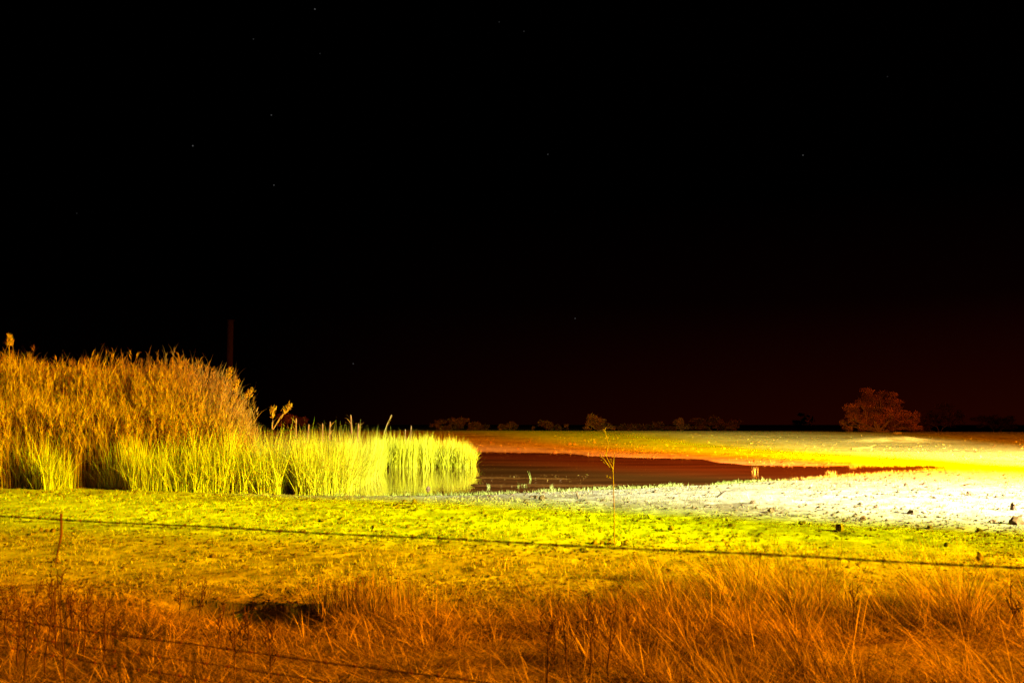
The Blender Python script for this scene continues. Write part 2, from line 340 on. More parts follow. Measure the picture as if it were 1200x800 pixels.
# ------------------------------------------------------------------ reeds
def poly_interp(pts, x):
    a = np.array(pts, float); return np.interp(x, a[:, 0], a[:, 1])
TALL_TOP = [(-60, 410), (0, 412), (30, 404), (60, 420), (100, 414), (150, 421), (185, 417), (220, 419), (240, 424), (255, 440), (268, 462), (278, 485), (284, 500)]
LOW_TOP = [(-60, 500), (0, 498), (60, 500), (110, 512), (150, 508), (200, 501), (280, 493), (330, 498), (400, 501), (450, 505), (520, 509), (545, 513), (556, 524)]
def height_at(x, y, z, toppx):
    return EYE + (497 - toppx) * y / FP - z
def holes(px, py, zpx):
    keep = np.ones(px.shape, bool)
    for cx, hw in zpx: keep &= np.abs(px - cx) > hw
    return keep
# tall reeds: footprint between 29.5 and 40 m
def reed_leaves(bx, by, bz, H, tilt, tdir, nleaf, lmin, lmax, wid, low=.25):
    n = len(bx); parts = []
    idx = np.repeat(np.arange(n), nleaf); t = G.uniform(low, .97, len(idx))
    Hk = H[idx]; dx = np.sin(tilt[idx] * (.4 + t * .6)) * t * Hk
    base = np.stack([bx[idx] + np.cos(tdir[idx]) * dx, by[idx] + np.sin(tdir[idx]) * dx, bz[idx] + t * Hk * np.cos(tilt[idx] * .7)], 1)
    L = G.uniform(lmin, lmax, len(idx))
    return blades(base, G.uniform(0, 2 * np.pi, len(idx)), L, wid * G.uniform(.7, 1.3, len(idx)), G.uniform(.04, .45, len(idx)), G.uniform(.1, 1.0, len(idx)), np.clip(G.normal(.47, .22, len(idx)) + 1.1 * (fbm(base[:, 0] * 1.3 + base[:, 2] * .5, base[:, 2] * 1.2 + base[:, 1], 3) - .5), 0, 1), 3)
n = 5200
py0 = G.uniform(0, 1, n); yy = 30 + 10 * py0 ** 1.4; pxs = G.uniform(-70, 284, n)
xx = (pxs - 600) / FP * yy * 1.0; zz = terrain(xx, yy, False)
keep = (pond_sd(xx, yy) > -1.0) & (fbm(xx * 1.6 + 9, yy * 1.6, 2) > G.uniform(.1, .45, n))
xx, yy, zz, pxs = xx[keep], yy[keep], zz[keep], pxs[keep]
top = height_at(xx, yy, zz, poly_interp(TALL_TOP, pxs))
frac = (G.uniform(.66, 1.0, len(xx)) + .10 * (G.random(len(xx)) < .06)) * (.62 + .38 * sstep(30, 33.5, yy)) * (.9 + .2 * (fbm(xx * .9, yy * .4, 2) - .3))
H = np.clip(top * np.minimum(frac, 1.06), .8, None)
tilt = np.abs(G.normal(.10, .10, len(xx))) + .18 * sstep(235, 284, pxs); tdir = np.where(pxs > 240, G.normal(0, .5, len(xx)), G.uniform(0, 6.28, len(xx)))
stem = blades(np.stack([xx, yy, zz], 1), tdir, H, np.full(len(xx), .022), tilt * .5, tilt * .8, np.clip(G.normal(.55, .2, len(xx)), 0, 1), 4, G.normal(0, .4, len(xx)))
lv = reed_leaves(xx, yy, zz, H, tilt, tdir, 11, .32, .85, .017)
# plumes at the stems' tips
idx = np.repeat(np.arange(len(xx)), 10); tp = stem[0].reshape(-1, 9, 3)[:, 8][idx]
pl_base = tp - np.array([0, 0, 1]) * G.uniform(.0, .32, len(idx))[:, None] + G.normal(0, .015, (len(idx), 3))
pl = blades(pl_base, tdir[idx] + G.normal(0, .8, len(idx)), G.uniform(.10, .26, len(idx)), G.uniform(.014, .03, len(idx)), G.uniform(.02, .45, len(idx)), G.uniform(.2, 1.0, len(idx)), np.clip(G.normal(.65, .2, len(idx)), 0, 1), 2)
stuff('tall_reed_bed', [stem, lv, pl], M['reed_top'], 'tall dense bed of feathery reeds behind the shorter reeds', 'reeds')

def low_reeds(name, n, pyr, pxr, yspan, gaps, hmin, label, wid=.02, dens=None):
    pxs = G.uniform(*pxr, n); d0 = (EYE - WATER) * FP / (poly_interp(pyr, pxs) - 497)
    yy = d0 + yspan * G.uniform(0, 1, n) ** 1.3; xx = (pxs - 600) / FP * yy
    keep = fbm(xx * 1.4 + 3, yy * 1.1, 2) > G.uniform(.05, .42, n)
    for cx, hw, depth in gaps: keep &= ~((np.abs(pxs - cx) < hw * G.uniform(.1, 1.3, n)) & (yy < d0 + depth) & (G.random(n) < .93))
    xx, yy, pxs = xx[keep], yy[keep], pxs[keep]; zz = np.minimum(terrain(xx, yy, False), .05) - .03
    top = height_at(xx, yy, zz, poly_interp(LOW_TOP, pxs)); cl = fbm(xx * 2.3, yy * 2.3, 2)
    H = np.clip(top * ((hmin + (1.03 - hmin) * G.uniform(0, 1, len(xx)) ** 1.3) * (.55 + .75 * cl)), .25, None)
    k = len(xx)
    b1 = blades(np.stack([xx, yy, zz], 1), G.uniform(0, 6.28, k), H, wid * G.uniform(.7, 1.4, k), np.abs(G.normal(0, .13, k)) + .45 * (G.random(k) < .07), np.abs(G.normal(.14, .22, k)), np.clip(G.normal(.5, .25, k) + .5 * (cl - .5), 0, 1), 4)
    sel = G.random(k) < .35       # bent-over and broken leaves
    b2 = blades(np.stack([xx, yy, zz + H * .35], 1)[sel], G.uniform(0, 6.28, sel.sum()), H[sel] * .6, wid * G.uniform(.7, 1.3, sel.sum()), G.uniform(.2, .6, sel.sum()), G.uniform(.6, 1.8, sel.sum()), np.clip(G.normal(.6, .25, sel.sum()), 0, 1), 3)
    return stuff(name, [b1, b2], M['reed'], label, 'reeds')
low_reeds('short_reed_bed', 11000, [(-60, 572), (0, 573), (60, 577), (110, 574), (160, 578), (330, 579), (345, 576)], (-60, 347), 3.2, [(104, 20, 2.2), (342, 7, 2.4), (30, 9, 1.0)], .45, 'band of short reeds along the near bank under the tall reeds')
low_reeds('waterside_reed_bed', 9000, [(335, 579), (370, 579), (405, 577), (425, 571), (442, 560), (452, 552)], (347, 452), 5.5, [(345, 5, 2.5), (452, 5, 3)], .5, 'clump of short reeds beside the dark gap, rooted at the water edge')
low_reeds('reed_spit', 9000, [(430, 549), (456, 547.5), (557, 547)], (440, 557), 7, [(456, 6, 4), (513, 7, 3)], .55, 'narrow spit of reeds standing in the pool, mirrored in the water', .026)

# single seed-headed stalks standing out of the reeds
def seed_stalk(basepx, basey, tippx, tippy, Y, kind, label, group=None):
    b = at_depth(basepx, basey, Y); tp = at_depth(tippx, tippy, Y)
    e = tag(empty('reed_stalk', b), label, 'reed', group); rel = tp - b
    mid = rel * .5 + Vector((-.06 * rel.x, 0, .05 * rel.z)); L = rel.length
    s = MB(); s.tube([(0, 0, 0), mid, rel], [.02, .017, .011], 5); s.build('stem', M['stalk'], e)
    d = (rel - mid).normalized()
    if kind == 'head':
        k = 150; tt = G.uniform(-.22, .06, k); q = np.array([rel + d * x for x in tt]) + G.normal(0, .035, (k, 3))
        v = blades(q, G.uniform(0, 6.28, k), G.uniform(.06, .15, k), G.uniform(.02, .04, k), G.uniform(0, .9, k), G.uniform(0, .8, k), G.uniform(.5, 1, k), 2)
        link('seed_head', raw_mesh('seed_head', *v), M['reed_top'], e)
    else:
        s = MB(); s.tube([rel - d * .18, rel - d * .15, rel - d * .02, rel + d * .01], [.012, .024, .022, .006], 6); s.build('seed_head', M['stalk'], e)
    k = 3; q = np.array([rel * x for x in (.3, .5, .7)])
    v = blades(q, G.uniform(-.6, .6, k) + (0 if rel.x > 0 else 3.1), np.full(k, .3), np.full(k, .02), np.full(k, .4), np.full(k, .7), np.full(k, .6), 3)
    link('leaf', raw_mesh('leaf', *v), M['reed_top'], e)
    return e
seed_stalk(256, 486, 270, 436, 31.5, 'head', 'seed-headed reed with the fattest plume at the shoulder of the tall bed')
seed_stalk(262, 492, 278, 449, 31.5, 'head', 'seed-headed reed just right of the fattest plume on the tall bed edge')
seed_stalk(268, 494, 281, 462, 31.2, 'bare', 'thin reed with a small tip low on the tall bed edge')
seed_stalk(273, 490, 294, 459, 31, 'head', 'long seed-headed reed leaning out alone beyond the tall bed')
seed_stalk(319, 503, 320, 480, 30.5, 'head', 'short upright seed-headed reed beside a slanting forked reed')
seed_stalk(320, 503, 339, 477, 30.3, 'head', 'slanting forked seed-headed reed above the short reeds')
for px, ty, lx in ((347, 490, 0), (362, 497, 2), (378, 496, 0), (387, 494, 1), (411, 486, -1), (420, 496, 1), (475, 503, 0), (482, 499, 1)):
    seed_stalk(px - lx, ty + 22, px, ty, 31 if px < 440 else 48, 'bare', 'slim upright spike poking out of the top of the short reeds', 'spikes standing out of the short reeds')
seed_stalk(450, 508, 459, 486, 45, 'bare', 'single spike slanting right above the reed spit')
seed_stalk(10, 440, 11, 396, 32, 'head', 'tallest seed-headed reed, rising above the tall bed')

# ------------------------------------------------------------------ grass
def scatter_px(n, x0, x1, d0, d1, power=1.0):
    d = 1 / (1 / d0 + (1 / d1 - 1 / d0) * G.uniform(0, 1, n) ** power); px = G.uniform(x0, x1, n); return (px - 600) / FP * d, d, px
# foreground dry grass, tussocky, blown to the left
n = 2000
d = G.uniform(3.4, 14.0, n); px = G.uniform(-80, 1280, n); x = (px - 600) / FP * d; y = d
pat = fbm(x * .8 + 30, y * .8, 3); right = sstep(480, 900, px)
edge = 9.0 + 2.0 * right + 2.4 * (fbm(x * .6, y * .6 + 8, 2) - .5)
keep = (G.uniform(0, 1, n) < sstep(.28, .60, pat) * (.05 + .95 * sstep(edge + 1.8, edge - .8, y))) & (G.random(n) < np.where(y < 6.2, .25 + .3 * right, 1))
lipc = at(335, 712, 0); keep &= ~((np.abs(x - lipc.x + .1) < .75) & (np.abs(y - lipc.y + .15) < .42))
for hx, hy, hr in ((840, 775, .22), (970, 742, .2), (1180, 790, .2)):
    h = at(hx, hy, 0); keep &= np.hypot(x - h.x, (y - h.y) * 1.6) > hr
tx, ty, tr, tp = x[keep], y[keep], right[keep], pat[keep]; nt_ = len(tx)
tsize = G.lognormal(0, .45, nt_) * (.75 + .6 * tr); thue = G.normal(0, .16, nt_); twind = G.normal(2.95, .5, nt_)
cnt = np.clip((44 * tsize).astype(int), 12, 140); idx = np.repeat(np.arange(nt_), cnt); k = len(idx)
rad = np.abs(G.normal(0, .085, k)) * np.sqrt(tsize[idx]) + .01; az = G.uniform(0, 6.28, k)
x = tx[idx] + np.cos(az) * rad; y = ty[idx] + np.sin(az) * rad; z = terrain(x, y)
L = (.12 + .15 * tsize[idx] * (.7 + .5 * tr[idx])) * G.uniform(.35, 1.25, k) * np.where(G.random(k) < .10, 1.45, 1)
wx = np.cos(az) * rad * 4 + np.cos(twind[idx]) * .38 * G.uniform(.2, 1.6, k) * (.4 + .8 * tr[idx]); wy = np.sin(az) * rad * 4 + np.sin(twind[idx]) * .3
hd = np.arctan2(wy, wx) + G.normal(0, .6, k); out_ = np.hypot(wx, wy)
b1 = blades(np.stack([x, y, z - .01], 1), hd, L, G.uniform(.003, .0095, k), np.clip(out_ * .8, 0, 1.0) + np.abs(G.normal(0, .2, k)), np.abs(G.normal(.55, .55, k)), np.clip(np.where(G.random(k) < .6, G.normal(.22, .14, k), G.normal(.85, .12, k)) + .6 * thue[idx], 0, 1), 4)
n = 90000                           # flattened straw between the tussocks
d = 1 / G.uniform(1 / 15, 1 / 6, n); px = G.uniform(-80, 1280, n); x = (px - 600) / FP * d; y = d
pat = fbm(x * 1.1 + 77, y * 1.1, 3); edge = 10.5 + 2 * sstep(480, 900, px); keep = G.random(n) < (.45 + .55 * sstep(.25, .6, pat)) * sstep(edge + 2.5, edge - 1, y)
x, y = x[keep], y[keep]; k = len(x); z = terrain(x, y)
b2 = blades(np.stack([x, y, z + G.uniform(.005, .06, k)], 1), G.uniform(0, 6.28, k), G.uniform(.12, .42, k), G.uniform(.003, .008, k), G.uniform(1.0, 1.55, k), G.uniform(-.2, .45, k), np.clip(np.where(G.random(k) < .6, G.normal(.25, .15, k), G.normal(.8, .15, k)), 0, 1), 3)
stuff('dry_grass', [b1, b2], M['straw'], 'long dry grass blown to the left across the foreground', 'grass')
# short grazed grass over the trampled ground
n = 24000
x, y, px = scatter_px(n, -80, 1280, 9.5, 125, 1.25); idx = np.repeat(np.arange(n), G.integers(2, 12, n)); n = len(idx)
x, y, px = x[idx] + G.normal(0, .025, n) * np.clip(y[idx] / 18, .7, 2), y[idx] + G.normal(0, .025, n) * np.clip(y[idx] / 18, .7, 2), px[idx]; sdv = pond_sd(x, y)
pat = fbm(x * 1.1 + 5, y * 1.1 + 50, 3)
keep = (sdv > .3) & (G.random(n) < sstep(.30, .62, pat) * (1 - .55 * sstep(520, 900, px) * sstep(14, 20, y) * sstep(30, 24, y)))
x, y, pat = x[keep], y[keep], pat[keep]; z = terrain(x, y); k = len(x)
sc_ = np.sqrt(np.clip(y / 18, .7, 2.2))
b1 = blades(np.stack([x, y, z - .005], 1), G.uniform(0, 6.28, k), G.uniform(.025, .10, k) * sc_ * (.5 + pat), G.uniform(.005, .012, k) * np.clip(y / 15, 1, 3.5), G.uniform(.1, 1.0, k), G.uniform(.1, .9, k), np.clip(G.normal(.5, .32, k), 0, 1), 2)
stuff('short_grass', [b1], M['short'], 'sparse short grazed grass over the trampled ground', 'grass')
# fresh grass fringe round the pool
n = 90000
x, y, px = scatter_px(n, 330, 1150, 27, 80, 1.0); sdv = pond_sd(x, y); tip = sstep(960, 1040, px)
fr = fbm(x * .8 + 80, y * .8, 3)
keep = (sdv > -.45 - .5 * tip * (fr > .55)) & (sdv < .30 + .5 * tip) & (G.random(n) < sstep(.32, .6, fr)) & ((y < 45) | (tip > .3))
x, y, fr = x[keep], y[keep], fr[keep]; z = np.maximum(terrain(x, y), WATER - .03); k = len(x)
b1 = blades(np.stack([x, y, z], 1), G.uniform(0, 6.28, k), G.uniform(.05, .16, k) * (.3 + 1.1 * fr), G.uniform(.012, .022, k), G.uniform(.05, .6, k), G.uniform(.1, .8, k), np.clip(G.normal(.5, .25, k), 0, 1), 2)
stuff('pool_edge_grass', [b1], M['fringe'], 'fringe of low fresh grass along the edge of the pool', 'grass')

# ------------------------------------------------------------------ clods strewn over the ground
def lump_verts(sx, sy, sz, seed, rough=.3):
    rn = random.Random(seed); ph = (1 + 5 ** .5) / 2
    v = [(-1, ph, 0), (1, ph, 0), (-1, -ph, 0), (1, -ph, 0), (0, -1, ph), (0, 1, ph), (0, -1, -ph), (0, 1, -ph), (ph, 0, -1), (ph, 0, 1), (-ph, 0, -1), (-ph, 0, 1)]
    f = [(0, 11, 5), (0, 5, 1), (0, 1, 7), (0, 7, 10), (0, 10, 11), (1, 5, 9), (5, 11, 4), (11, 10, 2), (10, 7, 6), (7, 1, 8), (3, 9, 4), (3, 4, 2), (3, 2, 6), (3, 6, 8), (3, 8, 9), (4, 9, 5), (2, 4, 11), (6, 2, 10), (8, 6, 7), (9, 8, 1)]
    v = [Vector(q).normalized() for q in v]
    mids = {}
    def mid(a, b):
        key = (min(a, b), max(a, b))
        if key not in mids: mids[key] = len(v); v.append(((v[a] + v[b]) / 2).normalized())
        return mids[key]
    nf = []
    for a, b, c in f:
        ab, bc, ca = mid(a, b), mid(b, c), mid(c, a); nf += [(a, ab, ca), (b, bc, ab), (c, ca, bc), (ab, bc, ca)]
    o = []
    for q in v:
        k = 1 + rn.uniform(-rough, rough); o.append((q.x * sx * k, q.y * sy * k, max(q.z, -.45) * sz * k))
    return o, nf
n = 30000
x, y, px = scatter_px(n, -60, 1260, 9, 110, 1.35); keep = (pond_sd(x, y) > .5) & (G.random(n) < sstep(.25, .65, fbm(x * .6, y * .6 + 20, 3)))
x, y = x[keep], y[keep]; z = terrain(x, y); k = len(x)
ov = np.array([(1, 0, 0), (-1, 0, 0), (0, 1, 0), (0, -1, 0), (0, 0, 1), (0, 0, -.5)], float); of = np.array([(0, 2, 4), (2, 1, 4), (1, 3, 4), (3, 0, 4), (2, 0, 5), (1, 2, 5), (3, 1, 5), (0, 3, 5)])
S = (np.minimum(G.lognormal(-4.15, .5, k), .034) * np.clip(y / 18, .7, 3))[:, None, None]
V = ov[None] * S * G.uniform(.6, 1.4, (k, 6, 1)) * np.array([1.7, 1.2, .95]); ang = G.uniform(0, 6.28, k); ca, sa = np.cos(ang)[:, None], np.sin(ang)[:, None]
V = np.stack([V[..., 0] * ca - V[..., 1] * sa + x[:, None], V[..., 0] * sa + V[..., 1] * ca + y[:, None], V[..., 2] + z[:, None]], 2)
cm = raw_mesh('earth_clods', V.reshape(-1, 3), np.zeros((0, 4), int), (np.arange(k)[:, None, None] * 6 + of[None]).reshape(-1, 3))
tag(link('earth_clods', cm, M['clod']), 'small dark clods and droppings strewn over the trampled ground', 'clods', kind='stuff')

# ------------------------------------------------------------------ stones, twigs and other single things
def stone(name, px, py, wpx, hpx, mat, label, cat, seed, group=None, rough=.28):
    p = ground_px(px, py); mpp = p.y / FP; s = wpx * mpp / 2; h = hpx * mpp
    v, f = lump_verts(s, s * .8, h * .75, seed, rough); mb = MB(); mb.add(v, f)
    o = mb.build(name, M[mat]); o.location = (p.x, p.y, p.z + h * .28); o.rotation_euler.z = seed * 1.3
    return tag(o, label, cat, group)
stone('stone', 693, 610, 9, 8, 'stone_p', 'round white stone on the ground left of the tall dry stalk', 'stone', 1)
stone('stone', 761, 607, 6, 5, 'stone_p', 'small pale stone on the ground right of the tall dry stalk', 'stone', 21)
stone('stone', 724, 638, 6, 4, 'stone_p', 'pale pebble among dark droppings at the foot of the dry stalk', 'stone', 22)
stone('stone', 787, 621, 8, 5, 'stone_d', 'small brown stone on its own beyond the upper fence wire', 'stone', 2)
stone('stone', 1070, 602, 15, 5, 'stone_d', 'flat brown slab of stone lying on bright bare ground', 'stone', 3)
stone('stone', 984, 622, 10, 9, 'stone_d', 'pointed brown stone with sharp top on yellow ground', 'stone', 4)
stone('stone', 1191, 614, 17, 9, 'stone_d', 'largest dark wedge-shaped stone on the bright ground', 'stone', 5)
stone('stone', 1188, 597, 8, 8, 'stone_d', 'upright dark stone behind the largest wedge-shaped stone', 'stone', 6)
stone('stone', 1136, 580, 7, 5, 'stone_d', 'small dark stone on the whitest ground near the pool', 'stone', 7)
stone('stone', 1012, 609, 10, 5, 'stone_d', 'low brown stone between the flat slab and the pointed stone', 'stone', 8)
stone('stone', 1027, 595, 6, 4, 'stone_d', 'small brown stone just behind the flat slab', 'stone', 9)
stone('stone', 1165, 612, 12, 3, 'stone_d', 'thin flat stone touching the largest wedge-shaped stone', 'stone', 10)
stone('stone', 1148, 655, 8, 8, 'stone_d', 'brown stone showing right behind the upper fence wire', 'stone', 11)
for kx, ky, w_ in ((697, 637, 8), (706, 637, 7), (714, 638, 8), (733, 637, 5)):
    stone('dung_pellet', kx, ky, w_, 4, 'stone_d', 'dark dropping in the short row at the foot of the dry stalk', 'droppings', kx, 'droppings by the dry stalk')
for kx, ky, w_ in ((48, 622, 6), (55, 623, 6), (62, 623, 7)):
    stone('dung_pellet', kx, ky, w_, 4, 'stone_d', 'dark dropping in the short row behind the hanging fence stick', 'droppings', kx, 'droppings behind the hanging stick')
for kx, ky, w_ in ((781, 688, 8), (788, 687, 8), (777, 691, 6)):
    stone('dung_pellet', kx, ky, w_, 7, 'stone_d', 'dark dropping in the heap at the edge of the long grass', 'droppings', kx, 'droppings by the long grass')
for kx, ky, w_, h_ in ((628, 584, 5, 4), (635, 585, 8, 5), (486, 590, 7, 5), (502, 574, 6, 4), (483, 653, 6, 5), (478, 618, 6, 4), (438, 619, 6, 4), (286, 666, 9, 4), (249, 653, 8, 4), (66, 659, 9, 5), (882, 590, 6, 4), (903, 600, 8, 5),
                       (352, 596, 7, 3), (466, 596, 6, 4), (1110, 640, 8, 5), (1090, 619, 8, 4), (1147, 623, 9, 4), (940, 614, 8, 4), (858, 616, 9, 3), (545, 690, 8, 5), (728, 690, 9, 5), (668, 521, 4, 2.5), (673, 521, 4, 2.5), (697, 519, 4, 2), (575, 519, 4, 2)):
    lab, grp = (('tiny dark lump on the far shore of the pool', 'lumps on the far shore') if ky < 530 else
                ('dark lump on the pale strip of ground along the near water edge', 'lumps along the near water edge') if ky < 597 else
                ('dark lump of earth on the yellow ground behind the upper fence wire', 'lumps behind the upper wire') if ky < 645 else
                ('dark lump of earth on the ground below the upper fence wire', 'lumps below the upper wire'))
    stone('earth_clod', kx, ky, w_, h_, 'clod', lab, 'clod', kx + ky, grp)
tag(stone('rock', 1052, 508.5, 10, 3, 'clod', 'small rounded mound on the skyline at the foot of the big thorn tree', 'mound', 77), None, None)

def twig(name, px, py, dxpx, dypx, label, cat, rad=.03, fork=True, mat='wood'):
    p = ground_px(px, py); mpp = p.y / FP
    e = tag(empty(name, p), label, cat); tip = Vector((dxpx * mpp, -.1, -dypx * mpp + .02))
    s = MB(); s.tube([(0, 0, .01), tip * .5 + Vector((0, 0, .02)), tip], [rad, rad * .8, rad * .3], 6); s.build('stem', M[mat], e)
    if fork:
        q = tip * .45 + Vector((0, 0, .02)); s = MB(); s.tube([q, q + Vector((-tip.x * .3, .05, abs(dypx) * mpp * .5 + .04))], [rad * .6, rad * .2], 5); s.build('branch', M[mat], e)
    return e
twig('dead_twig', 841, 583, 9, -8, 'dead twig pointing up to the right from bright ground by the pool', 'twig', .035)
twig('dead_twig', 678, 584, -4, -8, 'short dead twig pointing up to the left near the pool', 'twig', .035)
g = ground_px(1010, 526.5)
e = tag(empty('driftwood_log', g), 'dark driftwood log lying by the pale bank on the far shore', 'log')
s = MB(); s.tube([(-.75, 0, .06), (0, .05, .10), (.8, .1, .16)], [.06, .09, .07], 7); s.build('trunk', M['wood'], e)
s = MB(); s.tube([(.5, .08, .13), (.9, 0, .3), (1.05, -.05, .34)], [.05, .03, .015], 5); s.build('branch', M['wood'], e)

# small fresh tufts standing in the pool
def tuft(px, py, hpx, wpx, label, cat='grass clump', n=40, group=None):
    p = at(px, py, WATER - .02); mpp = p.y / FP
    b = np.zeros((n, 3)); b[:, 0] = G.normal(0, wpx * mpp * .22, n); b[:, 1] = G.normal(0, wpx * mpp * .15, n)
    v = blades(b, G.uniform(0, 6.28, n), G.uniform(.3, 1.0, n) ** 1.3 * hpx * mpp, np.full(n, .018), np.abs(G.normal(.1, .12, n)), np.abs(G.normal(.3, .3, n)), np.clip(G.normal(.6, .2, n), 0, 1), 3)
    o = link('grass_clump', raw_mesh('grass_clump', *v), M['fringe']); o.location = p; return tag(o, label, cat, group)
tuft(884, 554, 11, 6, 'pointed bright tuft standing alone in the open water', n=16)
tuft(622, 562, 13, 3, 'thin bright blade clump rising alone from the muddy shallows', n=9)
tuft(607, 571, 9, 4, 'forked sprig in the shallows beside the thin blade clump', n=9)
tuft(613, 570, 5, 9, 'low spreading sprig next to the forked sprig in the shallows', n=14)
tuft(573, 572, 8, 5, 'sprig in the muddy shallows close to the reed spit', n=14)
tuft(647, 572, 7, 5, 'small sprig at the water edge between thin blades and dry stalk', n=12)
tuft(974, 558, 8, 14, 'round leafy tuft at the near edge of the narrow end of the pool', n=120)
tuft(893, 563, 6, 4, 'tiny upright sprig at the near water edge below the lone tuft', n=10)
tuft(1000, 548, 4, 8, 'low tuft in the narrow end of the pool', n=40)
# debris on the mud bars
n = 150; pxs = G.uniform(556, 690, n); pys = np.where(G.random(n) < .5, G.normal(559.5, 1.6, n), G.normal(567, 3.0, n)); pp = np.array([at(a_, b_, WATER + .005) for a_, b_ in zip(pxs, pys)])
v = blades(pp, G.uniform(0, 6.28, n), G.uniform(.04, .16, n), G.uniform(.012, .025, n), G.uniform(.9, 1.5, n), G.uniform(-.2, .4, n), G.uniform(0, 1, n) ** 2, 2)
stuff('shore_debris', [v], M['stalk_scrap'], 'scraps of dead reed washed up on the mud bars', 'debris')

# tall dry stalk in the middle
p = ground_px(720, 641); e = tag(empty('dry_stalk', p), 'tall dry forked flower stalk standing alone on the open ground', 'dry stalk')
def rp(px, py): q = at_depth(px, py, p.y); return (q.x - p.x, R.uniform(-.02, .02), q.z - p.z)
s = MB(); s.tube([rp(720, 641), rp(719.5, 600), rp(719, 570), rp(718, 548)], [.009, .008, .008, .007], 6); s.build('stem', M['stalk'], e)
for path in ([(718, 552), (713, 545), (708, 538), (703, 534)], [(718, 552), (719, 542), (719.5, 534)], [(718, 549), (713, 540), (710, 533)], [(716, 560), (713, 558)], [(719, 545), (716, 540)], [(712, 545), (707, 541)], [(710, 534), (713, 520), (711, 513), (709, 505)]):
    s = MB(); s.tube([rp(*q) for q in path], [.008] + [.006] * (len(path) - 2) + [.004], 5); b = s.build('branch', M['stalk'], e)
for c in ((703, 534), (719.5, 534), (710, 533), (713, 558), (707, 540), (709, 505), (712, 514), (716, 540)):
    k = 9; q = np.array([rp(*c)] * k) + G.normal(0, .013, (k, 3))
    v = blades(q, G.uniform(0, 6.28, k), G.uniform(.02, .05, k), np.full(k, .012), G.uniform(0, 1.2, k), G.uniform(0, .6, k), G.uniform(.3, .8, k), 2); link('seed_head', raw_mesh('seed_head', *v), M['stalk_scrap'], e)

# dark forked weeds in the foreground
def weed(px, py, hpx, Y=None, rad=.0055, label='dark dry forked weed standing in the near grass', group='dark forked weeds in the near grass', seed=0, mat='weed', nb=6):
    rn = random.Random(seed)
    if Y is None: p = ground_px(px, py)
    else:
        q = at_depth(px, py, Y); p = Vector((q.x, Y, tz(q.x, Y)))
    H = hpx * p.y / FP
    e = tag(empty('dry_weed', p), label, 'weed', group)
    lx = rn.uniform(-.12, .12); pts = [Vector((lx * H * (i / 4) ** 1.5 + rn.uniform(-.01, .01), rn.uniform(-.02, .02), H * i / 4 - .02)) for i in range(5)]
    s = MB(); s.tube(pts, [rad * 1.3, rad * 1.2, rad, rad * .8, rad * .4], 5); s.build('stem', M[mat], e)
    for k in range(nb):
        t_ = rn.uniform(.3, .9); i = min(3, int(t_ * 4)); b = pts[i].lerp(pts[i + 1], t_ * 4 - i); a_ = rn.uniform(0, 6.28); l_ = H * rn.uniform(.15, .38) * (1.2 - t_ * .5)
        s = MB(); m1 = b + Vector((math.cos(a_) * l_ * .3, math.sin(a_) * l_ * .3, l_ * .35)); m2 = m1 + Vector((math.cos(a_) * l_ * .1, math.sin(a_) * l_ * .1, l_ * .6))
        s.tube([b, m1, m2], [rad * .7, rad * .6, rad * .35], 4)
        for q in range(4):
            c = m1.lerp(m2, q / 3.2); s.tube([c, c + Vector((rn.uniform(-.03, .03), rn.uniform(-.03, .03), rn.uniform(.01, .04)))], [rad * .9, rad * .4], 4)
        s.build('branch', M[mat], e)
    return e
for k, (wx, wy, wh) in enumerate(((8, 765, 70), (22, 790, 95), (38, 742, 62), (52, 800, 120), (66, 770, 90), (84, 748, 62), (98, 780, 85), (120, 800, 95), (135, 762, 50), (30, 820, 110), (104, 745, 55), (75, 815, 130), (255, 765, 60), (275, 800, 95), (290, 770, 60), (318, 800, 70), (210, 722, 45), (232, 730, 50),
                                  (665, 800, 95), (690, 795, 90), (712, 800, 85), (735, 750, 45), (650, 780, 60), (640, 812, 80), (1000, 730, 50), (1190, 745, 60))):
    lab, grp = (('dark dry forked weed standing among the lower fence wires', 'weeds among the lower fence wires') if wx < 200 else
                ('dark dry forked weed in front of the eroded step', 'weeds in front of the eroded step') if wx < 340 else
                ('dark dry forked weed in the near grass below the tall dry stalk', 'weeds below the dry stalk') if wx < 800 else
                (('dark weed alone in the long grass under the pointed brown stone', None) if wx < 1100 else ('dark weed alone in the long grass under the largest wedge-shaped stone', None)))
    weed(wx, wy, wh, seed=k + 3, nb=8 if k % 2 else 5, label=lab, group=grp)
# weed clump beside the eroded step
for k in range(9):
    weed(395 + k * 8 + R.uniform(-3, 3), 718 + R.uniform(-8, 8), R.uniform(32, 62), seed=60 + k, label='dry stem in the thicket beside the eroded step in the grass', group='stems in the thicket by the eroded step', nb=4, rad=.003)
cb = ground_px(425, 716); k = 420
b = np.zeros((k, 3)); b[:, 0] = G.normal(0, .26, k); b[:, 1] = G.normal(0, .16, k)
v = blades(b, G.normal(2.2, 1.2, k), G.uniform(.2, .5, k), G.uniform(.005, .009, k), np.abs(G.normal(.12, .15, k)), np.abs(G.normal(.3, .3, k)), np.clip(G.normal(.45, .25, k), 0, 1), 3)
o = link('grass_tussock', raw_mesh('grass_tussock', *v), M['straw']); o.location = cb; tag(o, 'tall upright tussock of dry grass right of the eroded step', 'grass tussock')
